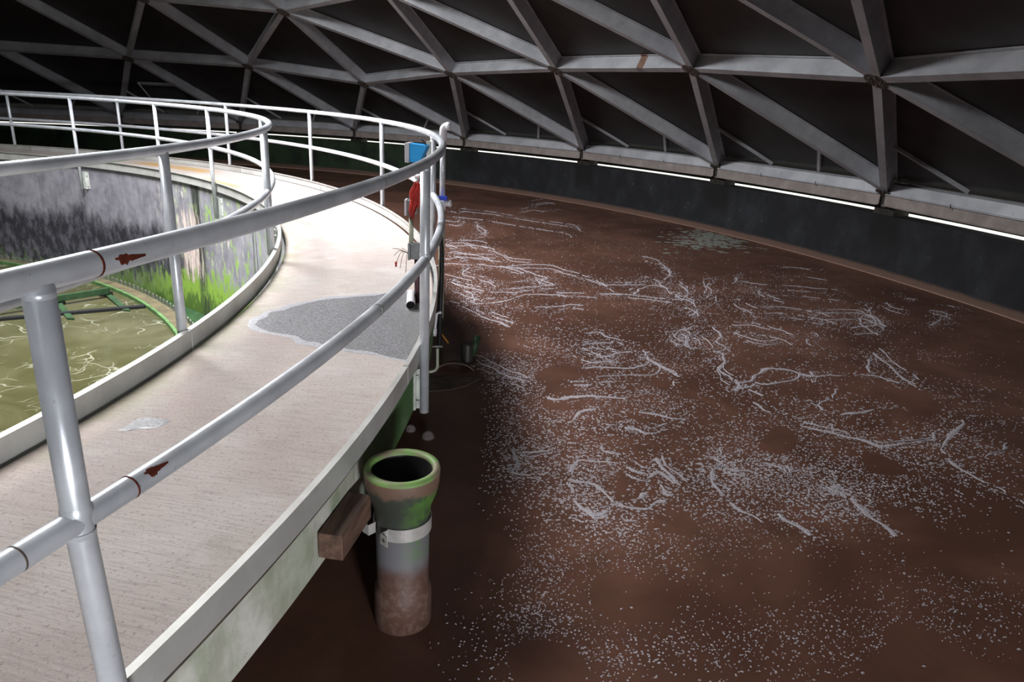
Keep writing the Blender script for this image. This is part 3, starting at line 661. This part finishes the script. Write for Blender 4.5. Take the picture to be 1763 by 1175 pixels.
CL = [(1000,480,130,16,160),(850,515,80,36,420),(950,590,150,50,700),(870,645,80,40,480),(960,690,190,50,900),(930,760,150,60,800),(1010,830,170,50,750),(1180,630,60,60,330),(1140,700,70,60,330),(1310,770,110,60,560),(1290,820,110,50,420),
      (1400,830,120,50,520),(1500,860,150,50,520),(1560,790,130,50,420),(1180,555,50,40,220),(1250,520,110,40,300),(1620,690,110,50,260),(1500,620,160,30,260),(1700,760,90,60,200),(1000,950,170,60,700),(905,975,70,60,260),
      (925,1060,70,40,320),(1250,1110,420,60,900),(1640,1000,140,80,420),(1100,440,200,30,130),(830,430,60,60,200),(1400,720,110,40,260),(1300,900,250,60,560),(1130,520,120,30,250),(1420,560,160,60,250),(1180,900,120,80,420),(960,1130,160,40,330),(760,1060,90,60,90),(1500,1080,220,70,420),(860,760,40,80,220)]
for (cx_, cy_, rx, ry, k) in CL:
    for _ in range(int(k * (1.9 if cy_ < 880 else 1.2))):
        u, v = rnd.gauss(cx_, rx * .6), rnd.gauss(cy_, ry * .6); p = at(u, v, WZ)
        if math.hypot(p.x, p.y) > 16.9 or math.hypot(p.x, p.y) < 10.62 + rnd.random() ** 2 * .45: continue
        dk = noise.noise(Vector((p.x * 2.1, p.y * 2.1, 4)))
        if dk < -.22: continue
        rr = rnd.uniform(.0016, .0072) * (1 + .5 * dk) * (.6 if v > 900 else 1); blob(p, rr * rnd.uniform(1, 2.0), rr, rnd.uniform(0, 3.14), n=6)
for _ in range(3200):
    a = rnd.uniform(-25, 60); r = rnd.uniform(10.9, 16.9); p = pol(r, a, WZ)
    if noise.noise(Vector((p.x * 1.3, p.y * 1.3, 9))) < -.1: continue
    rr = rnd.uniform(.002, .008); blob(p, rr * rnd.uniform(1, 2), rr, rnd.uniform(0, 3.14), n=5)
o = fm.build('foam', 'foam'); tag(o, 'pale foam streaks and flecks floating on the brown water', 'foam', kind='stuff')
fm = MB()
for _ in range(420):
    t = rnd.random(); p = at(rnd.gauss(1215 + 30 * t, 34), rnd.gauss(409 + 8 * t, 8), WZ)
    if math.hypot(p.x, p.y) > 16.9: continue
    rr = rnd.uniform(.015, .05); blob(p, rr * 1.6, rr, rnd.uniform(-.6, .6), .008, lim=False)
o = fm.build('foam', 'foam_green'); tag(o, 'clump of greenish foam drifting near the outer wall', 'foam', kind='stuff')

# ------------------------------------------------------------------ pipework and boxes by the bend of the outer railing
def pipe_obj(name, pts, r, mat, parent=None, n=14, rr=None):
    m = MB(); m.tube(pts, rr or r, n); P = Vector(pts[0]); return m.build(name, mat, parent, origin=P)
D = 6.9
base_p = atD(761.5, 345, D); bx, by = base_p.x, base_p.y
top = atD(763, 236, D).z; vz = atD(765, 345, D).z
rd = Vector((bx, by, 0)).normalized()

rs = thing('riser_pipe', 'tall white plastic vent riser with elbow top beside the bend of the outer railing', 'pipe', (bx, by, WZ))
pipe_obj('upper_pipe', [(bx, by, vz - .02), (bx, by, top)], .026, 'rail_aluminium', rs)
e = Vector((bx, by, top)); rt = Vector((1, 0, 0)); el = [e + Vector((0, 0, -.04)), e + Vector((0, 0, .06))] + [e + Vector((0, 0, .06)) + Vector((.035 * (1 - math.cos(t)), 0, .035 * math.sin(t))) for t in (.4, .8, 1.2, 1.57)] + [e + Vector((.055, 0, .095))]
pipe_obj('elbow', el, .034, 'white_pvc', rs); pipe_obj('elbow_mouth', [el[-1] - rt * .03, el[-1] + rt * .012], .038, 'white_pvc', rs)
pipe_obj('lower_pipe', [(bx, by, WZ - .1), (bx, by, vz - .12)], .028, 'pale_conduit', rs)
v0 = Vector((bx, by, vz - .03)); m = MB(); m.tube([v0 + Vector((0, 0, .03)), v0, v0 - Vector((0, 0, .07))], [.033, .04, .033], 14); m.tube([v0 - rt * .03, v0 + rt * .09], .028, 12); m.tube([v0 + rt * .06, v0 + rt * .085], .034, 8); m.tube([v0 - rt * .10, v0], .026, 12)
vo = m.build('ball_valve', 'white_pvc', rs, origin=v0); m = MB(); m.box(v0 + Vector((-.01, -.045, .055)), Vector((.062, 0, 0)), Vector((0, .012, 0)), Vector((0, 0, .02))); m.tube([v0 + Vector((0, 0, .02)), v0 + Vector((0, 0, .05))], .012, 8); bevel(m.build('handle', 'blue_plastic', vo, origin=v0))
hz = [atD(757, 392, 6.1), atD(760, 430, 6.15), atD(760, 480, 6.15), atD(758, 528, 6.1), atD(757, 560, 6.1)]; hz[-1].z = WZ - .05
o = pipe_obj('hose', spline(hz, 6), .020, 'rubber_and_bore_shade'); tag(o, 'black rubber hose hanging outside the outer railing into the water', 'hose')
# blue instrument box
bc = atD(718, 263, 5.5); vx = Vector((1, -.1, 0)).normalized(); vy = Vector((.1, 1, 0)).normalized(); zz = Vector((0, 0, 1))
ib = thing('instrument_box', 'small bright blue instrument box with grey cover by the outer railing', 'box', bc - zz * .07)
m = MB(); P = [bc + vx * x + vy * y + zz * z for x, y, z in [(-.045, -.06, -.066), (-.045, .06, -.066), (-.045, .06, .066), (-.045, -.06, .066), (.03, -.06, -.066), (.03, .06, -.066), (.085, .06, .05), (.085, -.06, .05), (.075, .06, .058), (.075, -.06, .058)]]
m.add(P, [(0, 1, 2, 3), (0, 4, 5, 1), (4, 7, 6, 5), (7, 9, 8, 6), (3, 2, 8, 9), (0, 3, 9, 7, 4), (1, 5, 6, 8, 2)]); bevel(m.build('case', 'box_blue', ib, origin=bc), .003)
m = MB(); m.box(bc - vx * .060, vx * .017, vy * .066, zz * .070); cv = bevel(m.build('cover', 'box_grey', ib, origin=bc)); m = MB(); m.tube([bc - vx * .082 - zz * .05, bc - vx * .082 - zz * .02], .006, 8); m.build('latch', 'rail_aluminium', cv, origin=bc)
m = MB(); m.tube([bc + vx * .08 + zz * .035, bc + vx * .055 + zz * .075, bc + vx * .02 + zz * .105], .006, 8); m.build('antenna', 'equipment_dark', ib, origin=bc)
m = MB(); m.tube([bc - zz * .066, bc - zz * .16], .012, 10); m.build('mount', 'conduit_grey', ib, origin=bc)
# bracket plate behind it on the post
q = atD(738.5, 262, 5.9); m = MB(); m.box(q, vx * .02, vy * .006, zz * .085); o = bevel(m.build('mounting_bracket', 'bracket_metal', origin=q)); tag(o, 'pale flat bracket hanging under the top rail beside the blue box', 'bracket')
# conduit with two junction boxes
cz = atD(711, 400, 4.95); cx_, cy_ = cz.x, cz.y
cdt = thing('conduit', 'upright grey conduit with two junction boxes rising from the walkway', 'conduit', (cx_, cy_, 0))
p1 = atD(709, 357, 4.95); p2 = atD(716, 432, 4.95); 
pipe_obj('lower_conduit', [(p2.x + .01, cy_, .0), (p2.x + .01, cy_, p2.z - .04)], .020, 'brown_pipe', cdt)
pipe_obj('middle_conduit', [(cx_ - .012, cy_, p2.z + .02), (cx_ - .012, cy_, p1.z - .06)], .016, 'pale_conduit', cdt)
for pp, s_ in ((p1, .05), (p2, .055)):
    m = MB(); m.box(Vector((pp.x, cy_, pp.z)), Vector((s_ * .62, 0, 0)), Vector((0, .04, 0)), Vector((0, 0, s_ * .98))); jb = bevel(m.build('junction_box', 'conduit_grey', cdt, origin=pp), .006)
    m = MB(); m.box(Vector((pp.x - s_ * .75, cy_, pp.z)), Vector((s_ * .14, 0, 0)), Vector((0, .045, 0)), Vector((0, 0, s_ * 1.05))); m.tube([Vector((pp.x + .012, cy_ - .045, pp.z)), Vector((pp.x + .012, cy_ - .03, pp.z))], .009, 10); m.build('cover', 'box_grey' if s_ == .05 else 'conduit_grey', jb, origin=pp)
pts = [Vector((p1.x - .005, cy_, p1.z + .05)), Vector((p1.x - .003, cy_, p1.z + .10)), Vector((p1.x + .03, cy_, p1.z + .16)), Vector((p1.x + .06, cy_, p1.z + .20)), Vector((p1.x + .075, cy_, p1.z + .25))]
pipe_obj('flexible_conduit', spline(pts, 5), .012, 'conduit_grey', cdt)
pts = [Vector((p1.x + .075, cy_ - .01, p1.z + .26)), Vector((p1.x + .082, cy_ - .01, p1.z + .2)), Vector((p1.x + .075, cy_ - .01, p1.z + .14))]; pipe_obj('elbow_conduit', spline(pts, 4), .011, 'pale_conduit', cdt)
m = MB(); m.tube([Vector((p1.x + .02, cy_ + .01, p1.z + .20)), Vector((p1.x + .11, cy_ + .01, p1.z + .22))], .016, 10); m.build('fitting', 'white_pvc', cdt)
# loose wires with a red wire nut
wr = thing('loose_wires', 'thin loose wires with a red wire nut hanging from the lower junction box', 'wires', (p2.x - .06, cy_, p2.z - .02))
w0 = Vector((p2.x - .05, cy_, p2.z - .02)); m = MB()
for e_ in ((-.10, -.02), (-.11, .03), (-.06, -.11), (-.02, -.14), (-.05, .035), (-.085, -.07)):
    m.tube(spline([w0, w0 + Vector((e_[0] * .6, 0, e_[1] * .2 + .02)), w0 + Vector((e_[0], 0, e_[1]))], 5), .0022, 6)
m.build('wire', 'wire_tan', wr); m = MB(); q = w0 + Vector((-.088, 0, -.10)); m.tube([q, q + Vector((0, 0, .03)), q + Vector((0, 0, .038))], [.006, .009, .005], 8); m.build('wire_nut', 'red_plastic', wr)
# red rag
m = MB(); c0 = atD(716, 322, 4.9); N, M_ = 14, 8; vs = []
for i in range(N + 1):
    t = i / N; wdt = .016 + .030 * math.sin(min(t * 3.2, 1.6)) * (1 - .72 * max(0, t - .55) / .45); cx2 = c0.x + .012 - .035 * t + .006 * math.sin(t * 9)
    for j in range(M_ + 1):
        s_ = j / M_ * 2 - 1; vs.append(Vector((cx2 + s_ * wdt * (.8 + .25 * math.sin(t * 11 + s_)), c0.y - .02 + .018 * math.sin(s_ * 8 + t * 5), c0.z + .03 - (.215 + .03 * math.sin(s_ * 6)) * t + .012 * math.sin(s_ * 4 + t * 3))))
W_ = M_ + 1; m.add(vs, [(i * W_ + j, i * W_ + j + 1, (i + 1) * W_ + j + 1, (i + 1) * W_ + j) for i in range(N) for j in range(M_)], 0, True)
o = m.build('rag', 'red_cloth', origin=c0); md = o.modifiers.new('s', 'SOLIDIFY'); md.thickness = .006; tag(o, 'crumpled red rag hung over the conduit', 'rag')
# pvc stub lying on the deck and brown drain pipe
q0, q1 = atD(707, 523, 4.75), atD(708, 510, 5.05); q0.z = .035; q1.z = .035
ds = thing('drain_stub', 'short white pipe stub with dark open end lying on the walkway', 'pipe', (q0.x, q0.y, 0)); m = MB(); m.tube([q0, q1], .030, 16, cap=False); m.build('tube', 'white_pvc', ds, origin=q0)
m = MB(); dd = (q1 - q0).normalized(); m.tube([q0 + dd * .012, q0 + dd * .10], .0285, 16); m.build('bore_shade', 'rubber_and_bore_shade', ds, origin=q0)  # black plug in the tube, painted shade of its open end
# white sampling line below the deck edge
s0 = at(757, 535, -.10); s1 = [atD(760, 538, 5.05), atD(752, 540, 5.05), atD(750, 556, 5.05), atD(748, 575, 5.05)]
sl = thing('sample_line', 'thin white plastic line clipped under the walkway edge above the sunken pump', 'pipe', s1[-1]); pipe_obj('tube', s1, .010, 'white_pvc', sl)
pipe_obj('coupling', [atD(748.5, 566, 5.05), atD(747.5, 578, 5.05)], .017, 'white_pvc', sl)
pipe_obj('lower_tube', spline([atD(753, 600, 5.05), atD(753, 622, 5.05), atD(752, 634, 5.05), atD(744, 640, 5.05), atD(728, 640, 5.05)], 5), .011, 'pale_conduit', sl)
pipe_obj('flange', [atD(738, 597, 5.05), atD(762, 597, 5.05)], .008, 'conduit_grey', sl)
# sunken pump with hood and scum raft, in the shade of the walkway
pcn = at(788, 636, WZ); pm = thing('floating_pump', 'dark floating pump hood half sunk in the water below the walkway edge', 'pump', (pcn.x, pcn.y, WZ))
m = MB(); hv = []; 
for i in range(9):
    t = i / 8; an = math.pi * t
    for j in range(7):
        b_ = j / 6 * .9; hv.append(Vector((pcn.x - .02 + .17 * math.cos(an) * (1 - .35 * b_), pcn.y + .12 * b_ - .02, WZ - .03 + .095 * math.sin(an) * (1 - .25 * b_))))
m.add(hv, [(i * 7 + j, i * 7 + j + 1, (i + 1) * 7 + j + 1, (i + 1) * 7 + j) for i in range(8) for j in range(6)], 0, True); ob = m.build('hood', 'brown_scum', pm, origin=pcn); md = ob.modifiers.new('s', 'SOLIDIFY'); md.thickness = .01
m = MB(); m.lathe([(.05, -.05), (.05, .14), (.04, .16), (.0, .16)], (pcn.x + .06, pcn.y + .22, WZ), 20, closed=False); m.build('motor', 'equipment_dark', pm, origin=pcn)
m = MB(); m.tube([(pcn.x + .1, pcn.y + .3, WZ + .02), (pcn.x + .14, pcn.y + .36, WZ + .18)], .03, 10); m.build('handle', 'green_paint', pm, origin=pcn)
m = MB(); pts = [at(u, v, WZ) for u, v in [(715, 672), (735, 675), (776, 672), (800, 666), (822, 656), (828, 650), (810, 649), (780, 649), (730, 650), (712, 657)]]; m.add([Vector((p.x, p.y, WZ + .004)) for p in pts] + [Vector((p.x, p.y, WZ - .01)) for p in pts], [list(range(10)), list(range(10, 20))[::-1]] + [(i, (i + 1) % 10, 10 + (i + 1) % 10, 10 + i) for i in range(10)])
o = m.build('scum_raft', 'brown_scum'); tag(o, 'flat brown raft of scum in front of the sunken pump', 'scum')
o = pipe_obj('yellow_rod', [at(761, 576, -.62), at(772, 591, -.70)], .006, 'yellow_stick'); tag(o, 'short yellow rod poking up near the sunken pump', 'rod')
for (u, v, r_), lb in zip([(707, 735, .035), (737, 748, .042)], ['small water bubble touching the mossy walkway side', 'larger water bubble right of the small one, behind the clay pipe']):
    p = at(u, v + 6, WZ); m = MB(); m.lathe([(r_ * math.cos(t), r_ * 1.1 * math.sin(t)) for t in (0, .3, .6, .9, 1.2, 1.45)] + [(.0005, r_ * 1.1)], (p.x, p.y, WZ), 20, closed=False); o = m.build('water_bubble', 'bubble_film', origin=p); tag(o, lb, 'bubble')

# ------------------------------------------------------------------ clarifier: weir, launder, skimmer
wz = -1.555
lau = thing('effluent_launder', 'round green-stained launder trough with toothed weir along the inner tank wall', 'launder', (8.0, 0, GZ))
m = MB(); m.arc([(7.98, -2.0), (7.98, GZ + .05), (8.02, GZ + .05), (8.02, -2.0)], 0, 360, 1); m.build('trough_wall', 'bright_algae', lau)
m = MB(); m.arc([(8.25, -2.1), (RI - .005, -2.1), (RI - .005, -2.06), (8.25, -2.06)], 0, 360, 1); m.build('trough_floor', 'green_paint', lau)
m = MB(); m.arc([(8.02, GZ + .015), (8.22, GZ + .02)], 0, 360, 1, closed=False); m.build('scum_band', 'pink_scum', lau)
m = MB(); a = 0; st_ = .9
vs = []; fs = []
N = 400
for i in range(N):
    a0, a1, am = i * 360 / N, (i + .55) * 360 / N, (i + .28) * 360 / N; o_ = len(vs)
    vs += [pol(8.24, a0, GZ - .05), pol(8.24, a1, GZ - .05), pol(8.24, a1, wz + .0), pol(8.24, am, wz + .015), pol(8.24, a0, wz + .0), pol(8.24, (i + 1) * 360 / N, GZ - .05), pol(8.24, (i + 1) * 360 / N, wz - .07), pol(8.24, a1, wz - .07)]
    fs += [(o_, o_ + 1, o_ + 2, o_ + 3, o_ + 4), (o_ + 1, o_ + 5, o_ + 6, o_ + 7)]
m.add(vs, fs); ob = m.build('weir_plate', 'weir_metal', lau); md = ob.modifiers.new('s', 'SOLIDIFY'); md.thickness = .01
sk = thing('skimmer_arm', 'green skimmer frame with black wiper lying across the olive water', 'skimmer', at(150, 530, GZ))
def gp(u, v, dz=0): return at(u, v, GZ + dz)
m = MB(); a_, b_ = gp(0, 530, .10), gp(188, 500.5, .10); m.bar(a_, b_, Vector((0, .03, 0)), Vector((0, 0, .045))); bevel(m.build('beam', 'green_paint', sk, origin=a_))
m = MB(); m.bar(gp(0, 550, .015), gp(252, 528, .015), Vector((0, .05, 0)), Vector((0, 0, .022))); m.build('wiper', 'rubber_and_bore_shade', sk)
m = MB(); m.bar(gp(184, 506, .03), gp(218, 535, .01), Vector((.05, 0, 0)), Vector((0, 0, .012))); m.bar(gp(100, 522, .02), gp(122, 550, .01), Vector((.05, 0, 0)), Vector((0, 0, .015))); m.build('side_arm', 'green_paint', sk)
m = MB(); m.box(gp(182, 506, .04), Vector((.09, 0, 0)), Vector((0, .03, 0)), Vector((0, 0, .03))); m.box(gp(104, 520, .04), Vector((.05, 0, 0)), Vector((0, .03, 0)), Vector((0, 0, .04))); m.build('hinge', 'rubber_and_bore_shade', sk)

print('struts in view', nst)
